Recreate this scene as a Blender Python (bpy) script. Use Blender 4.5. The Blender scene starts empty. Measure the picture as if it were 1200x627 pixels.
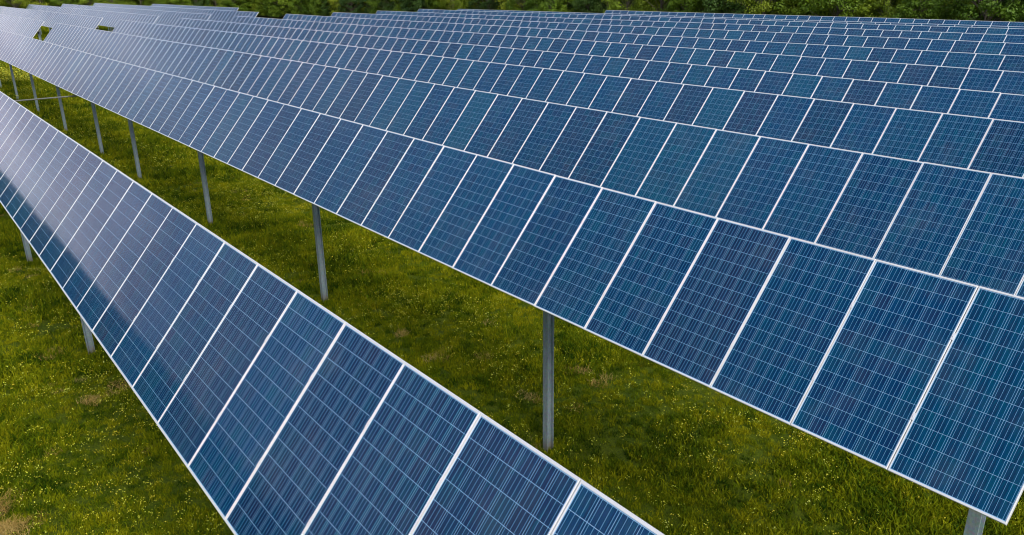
import bpy, bmesh, math, random
import numpy as np
from mathutils import Vector, Matrix

random.seed(11)
rng = np.random.default_rng(11)
scene = bpy.context.scene
C = scene.collection
Z0 = 2.72                                    # height of a row's lower edge above the grass

# ------------------------------------------------------------------ camera
yaw, pit, roll = math.radians(52.0675), math.radians(-19.7452), math.radians(-0.7473)
fwd = Vector((-math.sin(yaw) * math.cos(pit), math.cos(yaw) * math.cos(pit), math.sin(pit)))
rgt0 = Vector((math.cos(yaw), math.sin(yaw), 0)); up0 = rgt0.cross(fwd)
rgt = rgt0 * math.cos(roll) + up0 * math.sin(roll)
upv = up0 * math.cos(roll) - rgt0 * math.sin(roll)
CAM = Vector((1.7558, -6.4161, 4.1794 + Z0))
FPX = 928.49
cam_d = bpy.data.cameras.new('camera'); cam = bpy.data.objects.new('camera', cam_d); C.objects.link(cam)
cam.matrix_world = Matrix(((rgt.x, upv.x, -fwd.x, CAM.x), (rgt.y, upv.y, -fwd.y, CAM.y),
                           (rgt.z, upv.z, -fwd.z, CAM.z), (0, 0, 0, 1)))
cam_d.sensor_width = 36; cam_d.lens = FPX / 1200 * 36
cam_d.clip_start = 0.1; cam_d.clip_end = 5000
scene.camera = cam

# ------------------------------------------------------------------ sky, sun, exposure
SUN_EL, SUN_AZ = math.radians(46), math.radians(102)      # azimuth clockwise from +Y
world = bpy.data.worlds.new('World'); scene.world = world; world.use_nodes = True
wn, wl = world.node_tree.nodes, world.node_tree.links
wn.clear()
sky = wn.new('ShaderNodeTexSky'); sky.sky_type = 'NISHITA'; sky.sun_disc = False
sky.sun_elevation = SUN_EL; sky.sun_rotation = SUN_AZ
sky.air_density = 1.0; sky.dust_density = 1.5; sky.ozone_density = 1.0
tc = wn.new('ShaderNodeTexCoord')
sep = wn.new('ShaderNodeSeparateXYZ'); wl.new(tc.outputs['Generated'], sep.inputs[0])
az = wn.new('ShaderNodeMath'); az.operation = 'ABSOLUTE'; wl.new(sep.outputs['Z'], az.inputs[0])
dz_ = wn.new('ShaderNodeMath'); dz_.operation = 'ADD'; wl.new(az.outputs[0], dz_.inputs[0]); dz_.inputs[1].default_value = 0.18
dv = wn.new('ShaderNodeVectorMath'); dv.operation = 'DIVIDE'
cmb = wn.new('ShaderNodeCombineXYZ')
for i in range(3): wl.new(dz_.outputs[0], cmb.inputs[i])
wl.new(tc.outputs['Generated'], dv.inputs[0]); wl.new(cmb.outputs[0], dv.inputs[1])
cn = wn.new('ShaderNodeTexNoise'); cn.inputs['Scale'].default_value = 1.5
cn.inputs['Detail'].default_value = 6; cn.inputs['Roughness'].default_value = 0.55
wl.new(dv.outputs[0], cn.inputs['Vector'])
mr = wn.new('ShaderNodeMapRange'); mr.interpolation_type = 'SMOOTHSTEP'
mr.inputs['From Min'].default_value = 0.40; mr.inputs['From Max'].default_value = 0.70
mr.inputs['To Min'].default_value = 0.0; mr.inputs['To Max'].default_value = 0.48
wl.new(cn.outputs[0], mr.inputs['Value'])
mixc = wn.new('ShaderNodeMix'); mixc.data_type = 'RGBA'
hz = wn.new('ShaderNodeMapRange'); hz.interpolation_type = 'SMOOTHSTEP'
for k_, v_ in (('From Min', 0.0), ('From Max', 0.48), ('To Min', 0.85), ('To Max', 0.0)): hz.inputs[k_].default_value = v_
wl.new(az.outputs[0], hz.inputs['Value'])
cov = wn.new('ShaderNodeMath'); cov.operation = 'ADD'; cov.use_clamp = True
wl.new(mr.outputs[0], cov.inputs[0]); wl.new(hz.outputs[0], cov.inputs[1])
wl.new(cov.outputs[0], mixc.inputs['Factor']); wl.new(sky.outputs[0], mixc.inputs[6])
cn2 = wn.new('ShaderNodeTexNoise'); cn2.inputs['Scale'].default_value = 1.1; cn2.inputs['Detail'].default_value = 7
cn2.inputs['Roughness'].default_value = 0.55; wl.new(dv.outputs[0], cn2.inputs['Vector'])
ccr = wn.new('ShaderNodeValToRGB'); ce = ccr.color_ramp.elements
ce[0].position = 0.38; ce[0].color = (2.7, 2.5, 3.5, 1); ce[1].position = 0.62; ce[1].color = (8.4, 8.0, 9.4, 1)
wl.new(cn2.outputs[0], ccr.inputs[0]); wl.new(ccr.outputs[0], mixc.inputs[7])
bg = wn.new('ShaderNodeBackground'); bg.inputs['Strength'].default_value = 0.10
wl.new(mixc.outputs[2], bg.inputs['Color'])
wo = wn.new('ShaderNodeOutputWorld'); wl.new(bg.outputs[0], wo.inputs['Surface'])

sun_d = bpy.data.lights.new('sun', 'SUN'); sun_d.energy = 2.3; sun_d.angle = math.radians(38)
sun_d.color = (1.0, 0.95, 0.87)
sun = bpy.data.objects.new('sun', sun_d); C.objects.link(sun)
sdir = Vector((math.sin(SUN_AZ) * math.cos(SUN_EL), math.cos(SUN_AZ) * math.cos(SUN_EL), math.sin(SUN_EL)))
sun.rotation_euler = (-sdir).to_track_quat('-Z', 'Y').to_euler(); sun.location = (0, 0, 60)

vs = scene.view_settings
vs.view_transform = 'Standard'; vs.look = 'None'; vs.exposure = 0.5; vs.gamma = 1.0
scene.cycles.use_denoising = True; scene.cycles.filter_width = 1.1
scene.cycles.max_bounces = 6; scene.cycles.diffuse_bounces = 3; scene.cycles.glossy_bounces = 3
scene.cycles.transparent_max_bounces = 4

# ------------------------------------------------------------------ materials
def mat(name, col=(0.5, 0.5, 0.5), rough=0.6, metal=0.0, spec=0.5):
    m = bpy.data.materials.new(name); m.use_nodes = True
    b = m.node_tree.nodes['Principled BSDF']
    b.inputs['Base Color'].default_value = (*col, 1); b.inputs['Roughness'].default_value = rough
    b.inputs['Metallic'].default_value = metal; b.inputs['Specular IOR Level'].default_value = spec
    return m, m.node_tree.nodes, m.node_tree.links, b

def mathn(n, l, op, a, b=None, c=None):
    x = n.new('ShaderNodeMath'); x.operation = op
    for i, v in enumerate((a, b, c)):
        if v is None: continue
        if isinstance(v, (int, float)): x.inputs[i].default_value = v
        else: l.new(v, x.inputs[i])
    return x.outputs[0]

def mixn(n, l, f, a, b, mode='MIX'):
    x = n.new('ShaderNodeMix'); x.data_type = 'RGBA'; x.blend_type = mode
    for i, v in ((0, f), (6, a), (7, b)):
        if isinstance(v, (int, float)): x.inputs[i].default_value = v
        elif isinstance(v, tuple): x.inputs[i].default_value = (*v, 1)
        else: l.new(v, x.inputs[i])
    return x.outputs[2]

def noise(n, l, vec, scale, detail=4, rough=0.55):
    x = n.new('ShaderNodeTexNoise'); x.inputs['Scale'].default_value = scale
    x.inputs['Detail'].default_value = detail; x.inputs['Roughness'].default_value = rough
    if vec is not None: l.new(vec, x.inputs['Vector'])
    return x.outputs[0]

def ramp(n, l, f, stops):
    x = n.new('ShaderNodeValToRGB'); e = x.color_ramp.elements
    while len(e) < len(stops): e.new(0.5)
    for i, (p, c) in enumerate(stops): e[i].position = p; e[i].color = (*c, 1)
    l.new(f, x.inputs[0]); return x.outputs[0]

def maprange(n, l, v, a, b, c, d, smooth=True):
    x = n.new('ShaderNodeMapRange'); x.interpolation_type = 'SMOOTHSTEP' if smooth else 'LINEAR'
    for k, q in zip(('From Min', 'From Max', 'To Min', 'To Max'), (a, b, c, d)): x.inputs[k].default_value = q
    l.new(v, x.inputs['Value']); return x.outputs[0]

# polycrystalline silicon behind glass: colour differs from cell to cell and from panel to panel
M_cell, n, l, b = mat('silicon_cell')
uv = n.new('ShaderNodeUVMap'); uv.uv_map = 'cell_uv'
idn = n.new('ShaderNodeUVMap'); idn.uv_map = 'cell_id'
oi = n.new('ShaderNodeObjectInfo')
sx = n.new('ShaderNodeSeparateXYZ'); l.new(uv.outputs[0], sx.inputs[0])
si = n.new('ShaderNodeSeparateXYZ'); l.new(idn.outputs[0], si.inputs[0])
cv = n.new('ShaderNodeCombineXYZ'); l.new(si.outputs[0], cv.inputs[0]); l.new(si.outputs[1], cv.inputs[1])
l.new(mathn(n, l, 'MULTIPLY', oi.outputs['Random'], 977.0), cv.inputs[2])
wn_ = n.new('ShaderNodeTexWhiteNoise'); wn_.noise_dimensions = '3D'; l.new(cv.outputs[0], wn_.inputs['Vector'])
wsep = n.new('ShaderNodeSeparateColor'); l.new(wn_.outputs['Color'], wsep.inputs[0])
psep = n.new('ShaderNodeSeparateColor'); l.new(oi.outputs['Color'], psep.inputs[0])
panel_col = ramp(n, l, psep.outputs[0], [(0.0, (0.0003, 0.029, 0.097)), (0.30, (0.0004, 0.045, 0.136)), (0.50, (0.0004, 0.050, 0.132)),
                                         (0.62, (0.0004, 0.074, 0.146)), (0.74, (0.0004, 0.043, 0.120)), (0.90, (0.013, 0.030, 0.090)), (1.0, (0.001, 0.026, 0.084))])
cell_col = ramp(n, l, wsep.outputs[0], [(0.0, (0.0004, 0.028, 0.095)), (0.4, (0.0005, 0.045, 0.128)),
                                        (0.62, (0.0005, 0.078, 0.138)), (0.84, (0.022, 0.029, 0.080)), (1.0, (0.0005, 0.054, 0.155))])
colr = mixn(n, l, mathn(n, l, 'MULTIPLY_ADD', psep.outputs[1], 0.35, 0.25), panel_col, cell_col)
tco = n.new('ShaderNodeTexCoord')
vor = n.new('ShaderNodeTexVoronoi'); vor.inputs['Scale'].default_value = 90; l.new(tco.outputs['Object'], vor.inputs['Vector'])
colr = mixn(n, l, 0.16, colr, vor.outputs['Color'], 'MULTIPLY')
# grain of the wafers: fine streaks running along the ribbons, different in every cell column
sv1 = n.new('ShaderNodeCombineXYZ')
l.new(mathn(n, l, 'MULTIPLY', mathn(n, l, 'ADD', sx.outputs[0], si.outputs[0]), 5.5), sv1.inputs[0])
l.new(mathn(n, l, 'MULTIPLY', mathn(n, l, 'ADD', sx.outputs[1], si.outputs[1]), 0.45), sv1.inputs[1])
l.new(mathn(n, l, 'MULTIPLY', psep.outputs[2], 313.0), sv1.inputs[2])
st = noise(n, l, sv1.outputs[0], 1.0, 3, 0.6)
colr = mixn(n, l, maprange(n, l, st, 0.52, 0.74, 0.0, 0.6), colr, (0.0005, 0.094, 0.155))
colr = mixn(n, l, maprange(n, l, st, 0.48, 0.28, 0.0, 0.6), colr, (0.006, 0.015, 0.060))
# four busbar ribbons per cell
fr = mathn(n, l, 'FRACT', mathn(n, l, 'MULTIPLY', sx.outputs[0], 4.0))
ds = mathn(n, l, 'ABSOLUTE', mathn(n, l, 'SUBTRACT', fr, 0.5))
bus = mathn(n, l, 'LESS_THAN', ds, 0.030)
colr = mixn(n, l, bus, colr, (0.17, 0.42, 0.68))
gpz = n.new('ShaderNodeNewGeometry'); du = noise(n, l, gpz.outputs['Position'], 1.7, 6, 0.65)
colr = mixn(n, l, maprange(n, l, du, 0.45, 0.8, 0.0, 0.10), colr, (0.22, 0.21, 0.20))
l.new(colr, b.inputs['Base Color'])
b.inputs['Roughness'].default_value = 0.6; b.inputs['Specular IOR Level'].default_value = 0.0
b.inputs['Coat Weight'].default_value = 1.0; b.inputs['Coat IOR'].default_value = 1.27
dust = noise(n, l, tco.outputs['Object'], 3.0, 5, 0.6)
l.new(maprange(n, l, dust, 0.3, 0.75, 0.05, 0.13), b.inputs['Coat Roughness'])

M_back, n, l, b = mat('white_backsheet', (0.25, 0.47, 0.70), 0.5, 0, 0.0)
b.inputs['Coat Weight'].default_value = 1.0; b.inputs['Coat Roughness'].default_value = 0.12; b.inputs['Coat IOR'].default_value = 1.45

M_frame, n, l, b = mat('anodised_frame', (0.78, 0.79, 0.80), 0.42, 0.10)
gp = n.new('ShaderNodeNewGeometry')
fn = noise(n, l, gp.outputs['Position'], 5.0, 4)
l.new(mixn(n, l, maprange(n, l, fn, 0.35, 0.7, 0.0, 0.35), (0.78, 0.79, 0.80), (0.66, 0.67, 0.67)), b.inputs['Base Color'])

M_galv, n, l, b = mat('galvanised_steel', (0.3, 0.34, 0.36), 0.5, 0.2)
tco = n.new('ShaderNodeTexCoord')
mp = n.new('ShaderNodeMapping'); mp.inputs['Scale'].default_value = (1, 1, 0.25); l.new(tco.outputs['Object'], mp.inputs[0])
g1 = noise(n, l, mp.outputs[0], 16, 5, 0.65)
vor = n.new('ShaderNodeTexVoronoi'); vor.inputs['Scale'].default_value = 45; l.new(tco.outputs['Object'], vor.inputs['Vector'])
gcol = ramp(n, l, g1, [(0.3, (0.26, 0.33, 0.345)), (0.55, (0.39, 0.48, 0.495)), (0.75, (0.50, 0.59, 0.605))])
gcol = mixn(n, l, 0.25, gcol, vor.outputs['Color'], 'MULTIPLY')
sz = n.new('ShaderNodeSeparateXYZ'); l.new(tco.outputs['Object'], sz.inputs[0])
soil = mathn(n, l, 'MULTIPLY', maprange(n, l, sz.outputs[2], 0.05, 0.38, 0.75, 0.0), maprange(n, l, g1, 0.25, 0.6, 0.3, 1.0))
l.new(mixn(n, l, soil, gcol, (0.16, 0.125, 0.07)), b.inputs['Base Color'])
l.new(maprange(n, l, g1, 0.3, 0.7, 0.62, 0.42), b.inputs['Roughness'])

M_dark, *_ = mat('black_bearing', (0.03, 0.032, 0.035), 0.55)
M_junction, *_ = mat('junction_plastic', (0.02, 0.02, 0.022), 0.5)

# ------------------------------------------------------------------ mesh helpers
def mesh_from(name, verts, faces, mats, fmat=None, smooth=False):
    me = bpy.data.meshes.new(name); me.from_pydata([tuple(v) for v in verts], [], [tuple(f) for f in faces])
    for m in mats: me.materials.append(m)
    if fmat is not None: me.polygons.foreach_set('material_index', np.asarray(fmat, dtype=np.int32))
    if smooth: me.polygons.foreach_set('use_smooth', np.ones(len(me.polygons), dtype=bool))
    me.update(); return me

def bm_mesh(name, bm, m, smooth=False):
    me = bpy.data.meshes.new(name); bm.to_mesh(me); bm.free(); me.materials.append(m)
    if smooth: me.polygons.foreach_set('use_smooth', np.ones(len(me.polygons), dtype=bool))
    return me

def box(bm, x0, x1, y0, y1, z0, z1):
    v = [bm.verts.new(p) for p in ((x0,y0,z0),(x1,y0,z0),(x1,y1,z0),(x0,y1,z0),(x0,y0,z1),(x1,y0,z1),(x1,y1,z1),(x0,y1,z1))]
    for f in ((3,2,1,0),(4,5,6,7),(0,1,5,4),(1,2,6,5),(2,3,7,6),(3,0,4,7)): bm.faces.new([v[i] for i in f])

def prism(bm, loop, z0, z1, cap=True):
    a = [bm.verts.new((x, y, z0)) for x, y in loop]; t = [bm.verts.new((x, y, z1)) for x, y in loop]
    k = len(loop)
    for i in range(k): bm.faces.new((a[i], a[(i+1) % k], t[(i+1) % k], t[i]))
    if cap: bm.faces.new(t); bm.faces.new(a[::-1])

def link(name, data, parent=None, loc=(0, 0, 0), rot=(0, 0, 0)):
    o = bpy.data.objects.new(name, data); C.objects.link(o)
    o.parent = parent; o.location = loc; o.rotation_euler = rot
    return o

def tag(o, label=None, cat=None, group=None, kind=None):
    if label: o['label'] = label
    if cat: o['category'] = cat
    if group: o['group'] = group
    if kind: o['kind'] = kind
    return o

# ------------------------------------------------------------------ ground
def hgt(x, y):
    """gentle swell of the meadow"""
    x = np.asarray(x, float); y = np.asarray(y, float)
    b = 0.03 * np.sin(x * 0.55 + 1.3) * np.cos(y * 0.7) + 0.022 * np.sin(x * 1.3 + y * 0.9) + 0.012 * np.sin(2.9 * x - 2.1 * y)
    fade = np.clip((90 + x) / 30, 0, 1) * np.clip((40 - y) / 20, 0, 1)
    return -0.12 + b * fade

M_ground, n, l, b = mat('meadow_soil', (0.05, 0.07, 0.015), 0.95, 0, 0.1)
gp = n.new('ShaderNodeNewGeometry'); P_ = gp.outputs['Position']
a1 = noise(n, l, P_, 0.35, 5); a2 = noise(n, l, P_, 4.0, 5, 0.7); a3 = noise(n, l, P_, 30.0, 3, 0.7)
gc = ramp(n, l, a1, [(0.3, (0.055, 0.100, 0.004)), (0.55, (0.105, 0.140, 0.005)), (0.75, (0.165, 0.165, 0.008))])
gc2 = ramp(n, l, a2, [(0.3, (0.040, 0.070, 0.004)), (0.6, (0.110, 0.140, 0.006)), (0.8, (0.16, 0.125, 0.020))])
gc = mixn(n, l, 0.5, gc, gc2)
gc = mixn(n, l, maprange(n, l, a3, 0.35, 0.7, 0.0, 0.6), gc, (0.020, 0.034, 0.005))
l.new(gc, b.inputs['Base Color'])
bp = n.new('ShaderNodeBump'); bp.inputs['Strength'].default_value = 0.8; bp.inputs['Distance'].default_value = 0.05
l.new(a3, bp.inputs['Height']); l.new(bp.outputs[0], b.inputs['Normal'])

xs = np.concatenate([[-1500, -800, -400, -260], np.arange(-180, -90, 6.0), np.arange(-90, 12, 0.6), [14, 20, 40, 120, 500, 1500]])
ys = np.concatenate([[-1500, -600, -200, -80, -40, -24], np.arange(-16, 42, 0.6), np.arange(44, 84, 4.0), [120, 260, 600, 1500]])
gx, gy = np.meshgrid(xs, ys)
gv = np.stack([gx.ravel(), gy.ravel(), hgt(gx, gy).ravel()], 1)
nx, ny = len(xs), len(ys)
gf = [(j*nx+i, j*nx+i+1, (j+1)*nx+i+1, (j+1)*nx+i) for j in range(ny-1) for i in range(nx-1)]
tag(link('ground', mesh_from('ground', gv, gf, [M_ground], smooth=True)), kind='structure')

# ------------------------------------------------------------------ solar panel pieces (shared meshes)
T = math.radians(49.42); CT, ST = math.cos(T), math.sin(T)
PL, PW = 1.9365, 0.992               # panel length up the slope, panel width along the row
LIP, LIPY, DEP = 0.0115, 0.021, 0.040
CX, CY = (PW - 2 * 0.0165) / 6, (PL - 2 * 0.026) / 12     # cell pitch
CG = 0.0034                          # gap between cells

def frame_geo():
    hw, hl = PW / 2, PL / 2; e = 0.003
    loops = [(hw, hl, -DEP), (hw, hl, -e), (hw - e, hl - e, 0.0), (hw - LIP + 0.002, hl - LIPY + 0.002, 0.0), (hw - LIP, hl - LIPY, -0.0045)]
    v, f = [], []
    for w, h, z in loops: v += [(-w, -h, z), (w, -h, z), (w, h, z), (-w, h, z)]
    for k in range(len(loops) - 1):
        for i in range(4): f.append((k*4+i, k*4+(i+1) % 4, (k+1)*4+(i+1) % 4, (k+1)*4+i))
    return v, f

def sheet_geo():
    hw, hl = PW / 2 - LIP + 0.001, PL / 2 - LIPY + 0.001
    v = [(-hw, -hl, -0.0055), (hw, -hl, -0.0055), (hw, hl, -0.0055), (-hw, hl, -0.0055),
         (-hw, -hl, -0.011), (hw, -hl, -0.011), (hw, hl, -0.011), (-hw, hl, -0.011)]
    return v, [(0, 1, 2, 3), (7, 6, 5, 4), (0, 4, 5, 1), (1, 5, 6, 2), (2, 6, 7, 3), (3, 7, 4, 0)]

def cells_geo(cols=6, rows=12, centred=False):
    v, f, ids = [], [], []
    a, c = CX / 2 - CG / 2, CY / 2 - CG / 2
    for j in range(rows):
        for i in range(cols):
            x = 0 if centred else (i - 2.5) * CX; y = 0 if centred else (j - 5.5) * CY
            k = len(v); t, s = 0.0012, 0.0006
            v += [(x-a, y-c, -s), (x+a, y-c, -s), (x+a, y+c, -s), (x-a, y+c, -s), (x-a+s, y-c+s, 0), (x+a-s, y-c+s, 0), (x+a-s, y+c-s, 0), (x-a+s, y+c-s, 0)]
            f += [(k+4, k+5, k+6, k+7), (k, k+1, k+5, k+4), (k+1, k+2, k+6, k+5), (k+2, k+3, k+7, k+6), (k+3, k, k+4, k+7)]
            ids += [(x, y, i, j)] * 5
    v = [(p[0], p[1], p[2] - 0.0046) for p in v]
    return v, f, ids

def add_uv(me, ids, offset=0):
    u1 = me.uv_layers.new(name='cell_uv'); u2 = me.uv_layers.new(name='cell_id')
    a, c = CX / 2, CY / 2
    for p in me.polygons:
        q = p.index - offset
        if q < 0 or q >= len(ids): continue
        x, y, i, j = ids[q]
        for li in p.loop_indices:
            co = me.vertices[me.loops[li].vertex_index].co
            u1.data[li].uv = ((co.x - x + a) / CX, (co.y - y + c) / CY)
            u2.data[li].uv = (i + 0.37, j + 0.61)

fv, ff = frame_geo(); sv, sf = sheet_geo(); cv_, cf, cid = cells_geo()
ME_frame = mesh_from('frame', fv, ff, [M_frame])
ME_sheet = mesh_from('panel', sv, sf, [M_back])
ME_cells = mesh_from('cell_grid', cv_, cf, [M_cell]); add_uv(ME_cells, cid)
v1, f1, i1 = cells_geo(1, 1, True)
ME_cell = mesh_from('cell', v1, f1, [M_cell]); add_uv(ME_cell, i1)
# far panel: the same pieces in one mesh
av = cv_ + sv + fv
af = cf + [tuple(i + len(cv_) for i in f) for f in sf] + [tuple(i + len(cv_) + len(sv) for i in f) for f in ff]
ME_panel = mesh_from('panel_whole', av, af, [M_cell, M_back, M_frame], [0]*len(cf) + [1]*len(sf) + [2]*len(ff)); add_uv(ME_panel, cid)

# structure pieces
def ibeam(h, w=0.112, d=0.125, tf=0.010, tw=0.009):
    bm = bmesh.new(); a, c = w / 2, d / 2
    loop = [(-a, -c), (a, -c), (a, -c+tf), (tw/2, -c+tf), (tw/2, c-tf), (a, c-tf), (a, c), (-a, c), (-a, c-tf), (-tw/2, c-tf), (-tw/2, -c+tf), (-a, -c+tf)]
    prism(bm, loop, -0.3, h, cap=False)
    vs_ = [bm.verts.new((x, y, h)) for x, y in loop]
    for q in ((0,1,2,11), (11,2,3,10), (10,3,4,9), (9,4,5,8), (8,5,6,7)): bm.faces.new([vs_[i] for i in q])
    return bm_mesh('post', bm, M_galv)
ME_post = ibeam(Z0 + PL/2*ST - 0.30)
def bearing():
    bm = bmesh.new()
    box(bm, -0.012, 0.012, -0.06, 0.06, -0.26, -0.02)
    loop = [(0.078*math.cos(a), 0.078*math.sin(a)) for a in np.linspace(0, 2*math.pi, 13)[:-1]]
    m0 = len(bm.verts)
    prism(bm, loop, -0.045, 0.045)
    for v in list(bm.verts)[m0:]:
        x, y, z = v.co; v.co = (z, x, y)
    return bm_mesh('bearing', bm, M_dark)
ME_bearing = bearing()
def tube(length, r=0.064, sides=8):
    bm = bmesh.new()
    loop = [(r*math.cos(a + math.pi/8), r*math.sin(a + math.pi/8)) for a in np.linspace(0, 2*math.pi, sides+1)[:-1]]
    prism(bm, loop, -length/2, length/2)
    for v in bm.verts:
        x, y, z = v.co; v.co = (z, x, y)
    return bm
def rail():
    bm = bmesh.new(); box(bm, -0.02, 0.02, -0.42, 0.42, -0.095, -DEP - 0.001); return bm_mesh('rail', bm, M_galv)
ME_rail = rail()
def clampm():
    bm = bmesh.new(); box(bm, -0.0145, 0.0145, -0.035, 0.035, 0.0005, 0.004); box(bm, -0.005, 0.005, -0.006, 0.006, 0.004, 0.009)
    return bm_mesh('clamp', bm, M_frame)
ME_clamp = clampm()
def armm():
    bm = bmesh.new()
    box(bm, -0.05, 0.05, -0.05, 0.05, -1.02, -0.05); box(bm, -0.09, 0.09, -0.10, 0.10, -0.12, 0.10)
    return bm_mesh('torque_arm', bm, M_galv)
ME_arm = armm()

D = 4.9231
# row -> (offset along the row, height offset at X=0, height offset at X=-75)
ROW = {0: (-0.28, -0.06, -0.06), 1: (-0.140, -0.06, -0.06), 2: (0.0, 0.0, 0.02), 3: (0.105, 0.0, 0.09), 4: (0.129, 0.0, 0.17), 5: (0.322, -0.09, 0.16),
       6: (0.421, -0.02, 0.165), 7: (0.529, 0.02, 0.20), 8: (0.576, 0.11, 0.21), 9: (0.703, 0.15, 0.20), 10: (0.842, 0.16, 0.24),
       11: (0.970, -0.03, 0.12), 12: (1.086, -0.03, 0.21)}
ROW1_POSTS = [-0.5, -5.5, -14.25, -21.5, -29.6, -37.4]
POSTS = [-0.41, -6.42, -14.35, -22.2, -30.2, -36.3, -44.2, -52.2, -60.1, -68.0, -74.4]

def in_view(p, margin=90):
    d = Vector(p) - CAM; z = d.dot(fwd)
    if z < 1: return False
    x = 600 + FPX * d.dot(rgt) / z; y = 313.5 - FPX * d.dot(upv) / z
    return -margin < x < 1200 + margin and -margin < y < 627 + margin

def pixel_width(p):
    d = Vector(p) - CAM; z = d.dot(fwd)
    a = Vector((p[0] + 1, p[1], p[2])) - CAM
    return abs(FPX * d.dot(rgt) / z - FPX * a.dot(rgt) / a.dot(fwd)) if z > 1 else 0

def panel_colour():
    r = rng.random()
    return (float(rng.random()), float(rng.random() ** 1.4), float(r), 1.0)

def row_table(r, x_right, count, label, posts, near=0, everywhere=False):
    """one tracker table: panels on a torque tube carried by driven posts"""
    dx, z_r, z_l = ROW[r]; Yr = (r - 2) * D
    zat = lambda X: Z0 + z_r + (z_l - z_r) * (-X) / 75.0
    root = bpy.data.objects.new('solar_panel_row', None); C.objects.link(root)
    root.empty_display_size = 0.3
    bx, by = x_right - count / 2, Yr + PL / 2 * CT
    root.location = (bx, by, 0); tag(root, label, 'solar panels', 'rows of solar panels across the meadow')
    cells_left = 288
    first = last = None
    for k in range(count):
        xc = x_right - 0.5 - k; z = zat(xc)
        ctr = (xc, Yr + PL / 2 * CT, z + PL / 2 * ST)
        if not everywhere and not in_view(ctr, 230 if near or r < 9 else 100): continue
        first = xc if first is None else first; last = xc
        wob = 0.012 * math.sin(xc * 0.16 + r * 2.1) + 0.0015 * math.sin(xc * 0.8 + r) + rng.normal(0, 0.0007)
        loc = (ctr[0] - bx + rng.normal(0, 0.0004), ctr[1] - by - wob * 0.3, ctr[2] + wob)
        rot = (T + math.radians(rng.normal(0, 0.13)), math.radians(rng.normal(0, 0.06)), math.radians(rng.normal(0, 0.04)))
        col = panel_colour()
        pw = 0 if everywhere else pixel_width(ctr)
        if pw > 17:
            p = link('panel', ME_sheet, root, loc, rot)
            link('frame', ME_frame, p)
            if near and cells_left and in_view(ctr, 10) and k >= near - 1:
                for j in range(12):
                    for i in range(6):
                        c = link('cell', ME_cell, p, ((i - 2.5) * CX, (j - 5.5) * CY, 0))
                        c.color = col
                cells_left -= 72
            else:
                g = link('cell_grid', ME_cells, p); g.color = col; g['kind'] = 'stuff'
            if pw > 24 and k:
                for q in (-0.42, 0.42):
                    off = Vector((0.5, q * 1.0, 0)); off.rotate(Matrix.Rotation(T, 3, 'X'))
                    link('clamp', ME_clamp, root, Vector(loc) + off, (T, 0, 0))
        else:
            p = link('panel', ME_panel, root, loc, rot); p.color = col
    if first is None: return root
    # torque tube below the panels' centre line
    xa, xb = first + 0.5, last - 0.5
    xm = (xa + xb) / 2
    off = Vector((0, 0, -0.120)); off.rotate(Matrix.Rotation(T, 3, 'X'))
    slope = math.atan2((z_l - z_r) , -75.0 * 1.0)
    slope = math.atan((z_l - z_r) / 75.0)
    tb = link('torque_tube', bm_mesh('torque_tube', tube(xa - xb), M_galv), root,
              (xm - bx, off.y, zat(xm) + PL/2*ST + off.z), (0, slope, 0))
    for k in range(count + 1):
        X = x_right - k
        if xb - 0.1 <= X <= xa + 0.1 and k % 2 == 0 and X > -60:
            link('rail', ME_rail, root, (X - bx, 0, zat(X) + PL/2*ST), (T, 0, 0))
    for X in posts:
        if r in (1, 2): X -= off.y * (CAM.x - X) / (by - CAM.y)
        if not (xb - 9 <= X <= xa + 9): continue
        if not (x_right - count - 0.2 < X < x_right + 0.2): continue
        g = float(hgt(X, by + off.y))
        po = link('post', ME_post, root, (X - bx, off.y, g))
        top = zat(X) + PL/2*ST + off.z
        po.scale.z = (top - 0.16 - g) / (Z0 + PL/2*ST - 0.30)
        link('bearing', ME_bearing, root, (X - bx, off.y, top))
    if r <= 12 and x_right > -20 and xb < -38.2 < xa:
        link('torque_arm', ME_arm, root, (-38.2 - bx, off.y, zat(-38.2) + PL/2*ST + off.z))
    return root

ordn = {3: 'third', 4: 'fourth', 5: 'fifth', 6: 'sixth', 7: 'seventh', 8: 'eighth', 9: 'ninth', 10: 'tenth', 11: 'eleventh', 12: 'twelfth'}
row_table(0, ROW[0][0], 62, 'row of solar panels behind the camera, mirrored in the nearest row', POSTS, everywhere=True)
row_table(1, ROW[1][0], 44, 'nearest row of blue solar panels, cut off by the bottom left edges', ROW1_POSTS, near=3)
row_table(2, 0.0, 75, 'second row of blue solar panels, on tall steel posts behind the nearest row', POSTS, near=1)
for r in range(3, 12):
    row_table(r, ROW[r][0] + 3, 78, '%s row of blue solar panels counted from the camera, right of the grass gap' % ordn[r], [x + ROW[r][0] for x in POSTS])
row_table(12, ROW[12][0] + 3, 60, 'rearmost short row of blue solar panels before the trees on the right', [x + ROW[12][0] for x in POSTS])
LEFT = {3: (-80.4, 48), 4: (-81.2, 74), 5: (-81.4, 74), 6: (-81.2, 74), 7: (-81.4, 74), 8: (-100.4, 38)}
for r, (x, c) in LEFT.items():
    lab = '%s row of pale reflecting solar panels from the camera, left of the grass gap' % ordn[r] if r < 8 else 'short rear row of pale solar panels before the trees, left of the grass gap'
    row_table(r, x, c, lab, [x - 0.5 - 8 * k for k in range(10)])

# drive rod that links the rows through their torque arms
bm = tube(58.0, 0.030, 10)
for v in bm.verts:
    x, y, z = v.co; v.co = (y, x, z)
rod = link('drive_rod', bm_mesh('drive_rod', bm, M_galv, True), None, (-38.2, 22.0, Z0 - 0.285))
tag(rod, 'thin horizontal steel rod crossing the grass between the first two panel rows', 'drive rod')

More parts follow.
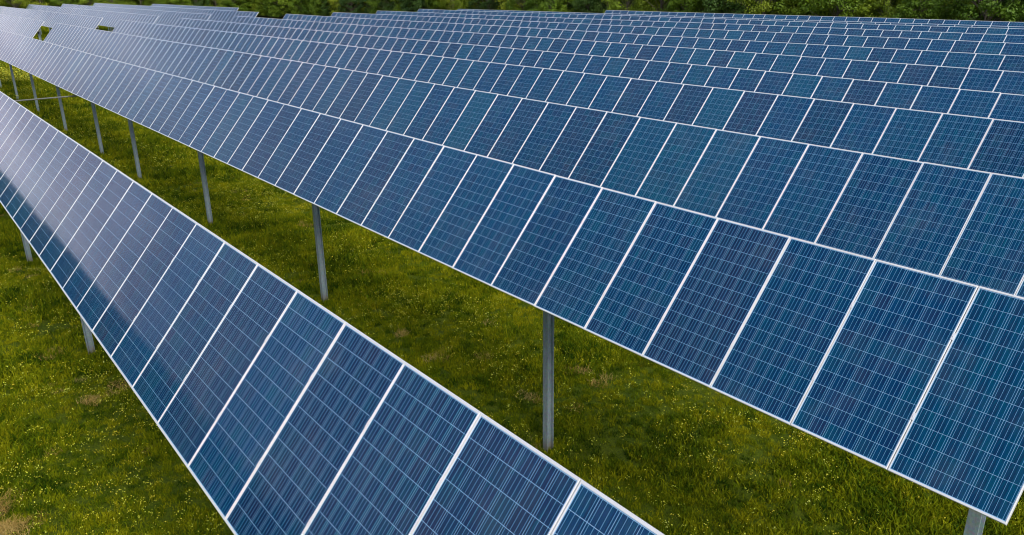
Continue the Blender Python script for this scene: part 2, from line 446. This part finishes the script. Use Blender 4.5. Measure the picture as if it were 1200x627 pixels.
# ------------------------------------------------------------------ grass, flowers, dry tufts
def grass_mat(name, stops, brown, rnd=0.35, trans=0.0):
    m, n, l, b = mat(name, rough=0.7, spec=0.06)
    g = n.new('ShaderNodeNewGeometry'); o = n.new('ShaderNodeObjectInfo')
    a = noise(n, l, g.outputs['Position'], 0.45, 4, 0.6)
    c = noise(n, l, g.outputs['Position'], 2.4, 4, 0.65)
    f = mathn(n, l, 'ADD', mathn(n, l, 'MULTIPLY', a, 0.55), mathn(n, l, 'MULTIPLY', c, 0.45))
    f = mathn(n, l, 'ADD', f, mathn(n, l, 'MULTIPLY', mathn(n, l, 'SUBTRACT', o.outputs['Random'], 0.5), rnd))
    col = ramp(n, l, f, stops)
    d = noise(n, l, g.outputs['Position'], 1.1, 5, 0.7)
    col = mixn(n, l, maprange(n, l, d, 0.62, 0.80, 0.0, 0.45), col, brown)
    l.new(col, b.inputs['Base Color'])
    return m
M_grass = grass_mat('grass_blade', [(0.30, (0.016, 0.046, 0.001)), (0.44, (0.082, 0.125, 0.002)), (0.58, (0.178, 0.202, 0.003)), (0.76, (0.29, 0.280, 0.005))], (0.24, 0.15, 0.010))
M_dry = grass_mat('dry_straw', [(0.2, (0.26, 0.15, 0.03)), (0.5, (0.44, 0.30, 0.08)), (0.8, (0.56, 0.42, 0.16))], (0.28, 0.16, 0.04))
M_petal, n, l, b = mat('yellow_petal', (0.60, 0.52, 0.03), 0.6)
o = n.new('ShaderNodeObjectInfo')
l.new(ramp(n, l, o.outputs['Random'], [(0.0, (0.60, 0.46, 0.01)), (0.4, (0.55, 0.56, 0.03)), (0.85, (0.48, 0.55, 0.04)), (1.0, (0.56, 0.60, 0.12))]), b.inputs['Base Color'])

src = bpy.data.collections.new('plant_sources')
def blade_clump(name, nb, rad, hmin, hmax, wid, m, lean=0.6, broad=0.0, seed=0):
    R = np.random.default_rng(seed); v, f = [], []
    for _ in range(nb):
        a, rr = R.uniform(0, 2*math.pi), rad * math.sqrt(R.random())
        x, y = rr*math.cos(a), rr*math.sin(a); h = R.uniform(hmin, hmax); w = wid * R.uniform(0.6, 1.3)
        la = R.uniform(0, 2*math.pi); ln = lean * h * R.uniform(0.2, 1.0); fa = R.uniform(0, math.pi)
        if R.random() < broad: w *= 3.2; h *= 0.6
        ux, uy = math.cos(fa)*w/2, math.sin(fa)*w/2; lx, ly = math.cos(la)*ln, math.sin(la)*ln
        k = len(v)
        v += [(x-ux, y-uy, -0.01), (x+ux, y+uy, -0.01), (x+lx*.35+ux*.9, y+ly*.35+uy*.9, h*.6), (x+lx*.35-ux*.9, y+ly*.35-uy*.9, h*.6), (x+lx, y+ly, h*R.uniform(.8, 1))]
        f += [(k, k+1, k+2, k+3), (k+3, k+2, k+4)]
    o = bpy.data.objects.new(name, mesh_from(name, v, f, [m])); return o

def flower(name, seed, heads):
    R = np.random.default_rng(seed); v, f, fm = [], [], []
    for _ in range(heads):
        x, y = R.normal(0, 0.05, 2); h = R.uniform(0.09, 0.17); k = len(v)
        v += [(x-.002, y, 0), (x+.002, y, 0), (x, y, h)]; f += [(k, k+1, k+2)]; fm.append(0)
        tx, ty = R.normal(0, 0.35, 2); s = R.uniform(0.008, 0.0135)
        k = len(v); v.append((x, y, h - 0.002))
        for q in range(10):
            a = q * math.pi / 5; rr = s * (1.0 if q % 2 == 0 else 0.62)
            px, py = rr*math.cos(a), rr*math.sin(a); v.append((x+px, y+py, h + 0.003 + px*tx + py*ty))
        for q in range(10): f.append((k, k+1+q, k+1+(q+1) % 10)); fm.append(1)
    return bpy.data.objects.new(name, mesh_from(name, v, f, [M_grass, M_petal], fm))

def scatter(name, pts, rotz, scl, sources, label, cat):
    col = bpy.data.collections.new(name + '_sources')
    for s in sources: col.objects.link(s)
    me = bpy.data.meshes.new(name); me.vertices.add(len(pts)); me.vertices.foreach_set('co', np.asarray(pts, np.float32).ravel())
    a = me.attributes.new('rz', 'FLOAT_VECTOR', 'POINT')
    rv = np.zeros((len(pts), 3), np.float32); rv[:, 2] = rotz; rv[:, 0] = rng.normal(0, .06, len(pts)); rv[:, 1] = rng.normal(0, .06, len(pts))
    a.data.foreach_set('vector', rv.ravel())
    a = me.attributes.new('sc', 'FLOAT', 'POINT'); a.data.foreach_set('value', np.asarray(scl, np.float32))
    o = link(name, me)
    ng = bpy.data.node_groups.new(name, 'GeometryNodeTree')
    ng.interface.new_socket('Geometry', in_out='INPUT', socket_type='NodeSocketGeometry')
    ng.interface.new_socket('Geometry', in_out='OUTPUT', socket_type='NodeSocketGeometry')
    N, Lk = ng.nodes, ng.links
    gi, go = N.new('NodeGroupInput'), N.new('NodeGroupOutput')
    ci = N.new('GeometryNodeCollectionInfo'); ci.inputs['Collection'].default_value = col
    ci.inputs['Separate Children'].default_value = True; ci.inputs['Reset Children'].default_value = True
    ip = N.new('GeometryNodeInstanceOnPoints'); ip.inputs['Pick Instance'].default_value = True
    r = N.new('GeometryNodeInputNamedAttribute'); r.data_type = 'FLOAT_VECTOR'; r.inputs['Name'].default_value = 'rz'
    s = N.new('GeometryNodeInputNamedAttribute'); s.data_type = 'FLOAT'; s.inputs['Name'].default_value = 'sc'
    mp_ = N.new('GeometryNodeMeshToPoints')
    Lk.new(gi.outputs[0], mp_.inputs['Mesh']); Lk.new(mp_.outputs[0], ip.inputs['Points']); Lk.new(ci.outputs[0], ip.inputs['Instance'])
    Lk.new(r.outputs[0], ip.inputs['Rotation']); Lk.new(s.outputs[0], ip.inputs['Scale'])
    Lk.new(ip.outputs[0], go.inputs[0])
    md = o.modifiers.new('scatter', 'NODES'); md.node_group = ng
    return tag(o, label, cat, None, 'stuff')

def vnoise(x, y, s, seed):
    """smooth value noise for patchiness"""
    R = np.random.default_rng(seed); g = R.random((64, 64))
    x, y = x / s, y / s; xi, yi = np.floor(x).astype(int), np.floor(y).astype(int); fx, fy = x - xi, y - yi
    fx, fy = fx*fx*(3-2*fx), fy*fy*(3-2*fy)
    G = lambda a, c: g[a % 64, c % 64]
    return (G(xi, yi)*(1-fx) + G(xi+1, yi)*fx)*(1-fy) + (G(xi, yi+1)*(1-fx) + G(xi+1, yi+1)*fx)*fy

CAMv, F_, R_, U_ = (np.array(q) for q in (CAM, fwd, rgt, upv))
def visible(P, margin=60):
    d = P - CAMv; z = d @ F_
    with np.errstate(divide='ignore', invalid='ignore'):
        x = 600 + FPX * (d @ R_) / z; y = 313.5 - FPX * (d @ U_) / z
    return (z > 1) & (x > -margin) & (x < 1200 + margin) & (y > -margin) & (y < 627 + margin)

def field(x0, x1, y0, y1, dens):
    k = int((x1-x0)*(y1-y0)*dens)
    x, y = rng.uniform(x0, x1, k), rng.uniform(y0, y1, k)
    P = np.stack([x, y, hgt(x, y)], 1)
    return P[visible(P)]

grass_src = [blade_clump('grass_clump', 46, 0.13, 0.05, 0.14, 0.008, M_grass, 0.8, 0.25, 100+i) for i in range(5)]
parts_, scs = [], []
for (x0, x1, y0, y1, dn, sc) in ((-14, 3, -8, 8, 85, 1.0), (-28, -14, -8, 8, 46, 1.3), (-50, -28, -7, 10, 20, 1.9), (-95, -50, -6, 14, 7, 2.8), (-180, -95, 5, 60, 1.2, 5.0)):
    P = field(x0, x1, y0, y1, dn); parts_.append(P)
    hh = 0.42 + 1.05 * vnoise(P[:, 0], P[:, 1], 0.75, 3) * (0.45 + 1.0 * vnoise(P[:, 0], P[:, 1], 2.3, 4))
    scs.append(sc * hh * rng.uniform(0.75, 1.25, len(P)))
# ranker growth round the foot of each post
for Yp, plist in ((-D + 0.72, ROW1_POSTS), (0.72, POSTS)):
    for X in plist:
        if X < -70: continue
        X = X - 0.091 * (CAM.x - X) / (Yp - CAM.y)
        k = 40; q = rng.normal(0, 0.15, (k, 2)) + (X, Yp + 0.06)
        parts_.append(np.stack([q[:, 0], q[:, 1], hgt(q[:, 0], q[:, 1])], 1)); scs.append(rng.uniform(0.5, 1.35, k))
P = np.concatenate(parts_); S = np.concatenate(scs)
scatter('meadow_grass', P, rng.uniform(0, 6.28, len(P)), S, grass_src, 'short green meadow grass growing between and below the panel rows', 'grass')
n_grass = len(P)

fl_src = [flower('flower_spray', 40+i, 3+i) for i in range(4)]
parts_ = []; scs = []
for (x0, x1, y0, y1, dn, sc) in ((-14, 3, -8, 8, 60, 0.75), (-30, -14, -8, 8, 40, 0.95), (-60, -30, -7, 10, 16, 1.4), (-95, -60, -6, 12, 8, 2.2)):
    P = field(x0, x1, y0, y1, dn)
    w = vnoise(P[:, 0], P[:, 1], 0.8, 9) * 0.6 + vnoise(P[:, 0], P[:, 1], 2.6, 10) * 0.55
    keep = rng.random(len(P)) < np.clip((w - 0.38) * 2.2, 0.06, 1.0)
    parts_.append(P[keep]); scs.append(sc * rng.uniform(0.7, 1.3, keep.sum()))
# a denser yellow drift in the far meadow
k = 900; x, y = rng.uniform(-84, -72, k), rng.normal(2.6, 1.1, k); Q = np.stack([x, y, hgt(x, y)], 1)
parts_.append(Q); scs.append(2.8 * rng.uniform(0.7, 1.3, k))
P = np.concatenate(parts_); S = np.concatenate(scs)
scatter('yellow_wildflowers', P, rng.uniform(0, 6.28, len(P)), S, fl_src, 'tiny yellow wildflowers dotted all through the grass', 'wildflowers')

dry_src = [blade_clump('dry_tuft', 50, 0.16, 0.03, 0.09, 0.006, M_dry, 2.4, 0.0, 200+i) for i in range(3)]
spots = [(-10.35, -6.4, .17, 26), (-9.65, -6.4, .2, 34), (-15.5, 2.6, .22, 8), (-11.85, 1.2, .16, 9), (-10.3, 1.16, .22, 14), (-9.8, 1.75, .16, 7), (-8.3, 2.85, .2, 14),
         (-7.7, 2.95, .22, 8), (-7.95, 1.6, .14, 7), (-18.4, -4.8, .2, 9), (-15.3, -4.85, .24, 14), (-13.0, -4.6, .22, 14), (-13.3, -4.2, .2, 10), (-18.4, 1.6, .22, 9), (-25.4, 2.5, .3, 12), (-21.0, 3.1, .3, 8)]
pp = []
for (x, y, s, k) in spots:
    k = k if x > -10.5 and y < -6 else max(3, int(k * 0.55))
    q = rng.normal(0, s * 0.6, (k, 2)) + (x, y); pp.append(np.stack([q[:, 0], q[:, 1], hgt(q[:, 0], q[:, 1]) + 0.03], 1))
k = 150; x, y = rng.uniform(-40, 2, k), rng.uniform(-7, 7, k); pp.append(np.stack([x, y, hgt(x, y) + 0.02], 1))
P = np.concatenate(pp)
scatter('dry_grass', P, rng.uniform(0, 6.28, len(P)), rng.uniform(0.6, 1.1, len(P)), dry_src, 'small straw coloured patches of dead grass in the meadow', 'dry grass')

# ------------------------------------------------------------------ trees at the wood's edge
def leaf_mat(name, dark, mid, light):
    m, n, l, b = mat(name, rough=0.55, spec=0.3)
    g = n.new('ShaderNodeNewGeometry'); o = n.new('ShaderNodeObjectInfo')
    a = noise(n, l, g.outputs['Position'], 0.9, 3)
    f = mathn(n, l, 'ADD', mathn(n, l, 'MULTIPLY', a, 0.7), mathn(n, l, 'MULTIPLY', o.outputs['Random'], 0.3))
    l.new(ramp(n, l, f, [(0.3, dark), (0.5, mid), (0.72, light)]), b.inputs['Base Color'])
    return m
M_leaf = [leaf_mat('leaf_green', (0.055, 0.120, 0.004), (0.110, 0.190, 0.007), (0.190, 0.260, 0.009)),
          leaf_mat('leaf_yellow_green', (0.095, 0.150, 0.005), (0.175, 0.235, 0.008), (0.27, 0.31, 0.012)),
          leaf_mat('leaf_deep_green', (0.022, 0.060, 0.008), (0.046, 0.100, 0.012), (0.080, 0.145, 0.016))]
M_bark, n, l, b = mat('bark', (0.10, 0.08, 0.06), 0.9)
tco = n.new('ShaderNodeTexCoord'); bn = noise(n, l, tco.outputs['Object'], 6, 4)
l.new(ramp(n, l, bn, [(0.3, (0.05, 0.04, 0.03)), (0.7, (0.20, 0.17, 0.13))]), b.inputs['Base Color'])

def limb(v, f, p0, p1, r0, r1, sides=6):
    p0, p1 = Vector(p0), Vector(p1); d = (p1 - p0).normalized(); a = d.orthogonal().normalized(); c = d.cross(a); k = len(v)
    for p, r in ((p0, r0), (p1, r1)):
        for q in range(sides):
            t = 2*math.pi*q/sides; v.append(tuple(p + (a*math.cos(t) + c*math.sin(t))*r))
    for q in range(sides): f.append((k+q, k+(q+1) % sides, k+sides+(q+1) % sides, k+sides+q))

def tree_meshes(seed, H, Rad, low, leaf, nclump, nleaf, lsize):
    R = np.random.default_rng(seed); v, f = [], []
    lean = R.normal(0, 0.25, 2); top = (lean[0], lean[1], H*0.85); mid = (lean[0]*0.4, lean[1]*0.2, H*0.4)
    limb(v, f, (0, 0, -0.3), mid, 0.035*H*0.55, 0.022*H*0.55); limb(v, f, mid, top, 0.022*H*0.55, 0.03)
    cl = []
    for q in range(nclump):
        a = R.uniform(0, 2*math.pi); u = R.uniform(0, 1)
        z = low + (H - low) * u
        prof = math.sin(math.pi * min(1, (u * 0.82 + 0.18))) ** 0.6
        rr = Rad * prof * R.uniform(0.55, 1.05)
        c = Vector((rr*math.cos(a), rr*math.sin(a), z)); cl.append((c, R.uniform(0.45, 1.0) * Rad * 0.32))
        if q % 3 == 0: limb(v, f, (mid[0]*z/H, mid[1]*z/H, max(0.5, z*0.62)), c, 0.05, 0.015, 4)
    trunk = mesh_from('trunk', v, f, [M_bark])
    n_ = len(cl) * nleaf
    ctr = np.repeat(np.array([c for c, _ in cl]), nleaf, 0); rad = np.repeat(np.array([r for _, r in cl]), nleaf)
    d = R.normal(0, 1, (n_, 3)); d /= np.linalg.norm(d, axis=1)[:, None]
    p = ctr + d * (rad * R.uniform(0.45, 1.05, n_) )[:, None] * np.array([1, 1, 0.75])
    nrm = d + R.normal(0, 0.55, (n_, 3)) + np.array([0, 0, 0.35]); nrm /= np.linalg.norm(nrm, axis=1)[:, None]
    t1 = np.cross(nrm, R.normal(0, 1, (n_, 3))); t1 /= np.linalg.norm(t1, axis=1)[:, None]; t2 = np.cross(nrm, t1)
    s = (lsize * R.uniform(0.55, 1.25, n_))[:, None]
    V = np.stack([p - t1*s, p - t2*s*0.5 + nrm*s*0.12, p + t1*s, p + t2*s*0.5 + nrm*s*0.12], 1).reshape(-1, 3)
    F = np.arange(n_*4).reshape(-1, 4)
    return trunk, mesh_from('crown', V, F.tolist(), [leaf])

variants = []
for i in range(8):
    R = np.random.default_rng(500 + i); H = R.uniform(7.5, 11.5)
    variants.append(tree_meshes(600 + i, H, R.uniform(2.6, 3.6), 0.6, M_leaf[(0, 1, 0, 2, 0, 1, 2, 0)[i]], 150, 110, 0.125))
KIND = ('mid green', 'yellow green', 'mid green', 'dark green', 'mid green', 'yellow green', 'dark green', 'mid green')
def plant_tree(x, y, vi, s, place, rank):
    e = bpy.data.objects.new('broadleaf_tree', None); C.objects.link(e); e.location = (x, y, -0.05)
    e.rotation_euler = (0, 0, random.uniform(0, 6.28)); e.scale = (s * random.uniform(.9, 1.15), s * random.uniform(.9, 1.15), s)
    link('trunk', variants[vi][0], e); link('crown', variants[vi][1], e)
    lab = '%s tree in the %s rank of wood %s' % (KIND[vi], ('front', 'second', 'rearmost')[rank], place)
    tag(e, lab, 'tree', lab.replace('tree', 'trees'))
x = 22.0
while x > -200:
    place = next(t for lim, t in ((-20, 'behind the rearmost row at far right'), (-56, 'behind the rearmost row, left half'), (-95, 'behind the tenth row'), (-140, 'right of the distant grass strip'), (-999, 'left of the distant grass strip')) if x > lim)
    for row_, (y, st) in enumerate(((71, 1.0), (76, 1.15), (82, 1.3))):
        px, py = x + random.uniform(-1.2, 1.2) + row_ * 1.7, y + random.uniform(-1.3, 1.3)
        if row_ and random.random() < 0.1: continue
        if in_view((px, py, 3.0), 60): plant_tree(px, py, random.randrange(8), st * random.uniform(0.8, 1.15), place, row_)
    x -= 4.3
y = 74.0
while y > 5:
    for row_ in range(3):
        px, py = -197 - row_ * 5 + random.uniform(-2, 2), y + random.uniform(-1.5, 1.5)
        if in_view((px, py, 3.0), 60): plant_tree(px, py, random.randrange(8), (1.0 + 0.15 * row_) * random.uniform(0.85, 1.2), 'at the far left field end' if py < 35 else 'above the pale left rows', row_)
    y -= 4.5
print('grass clumps', n_grass, 'objects', len(bpy.data.objects))
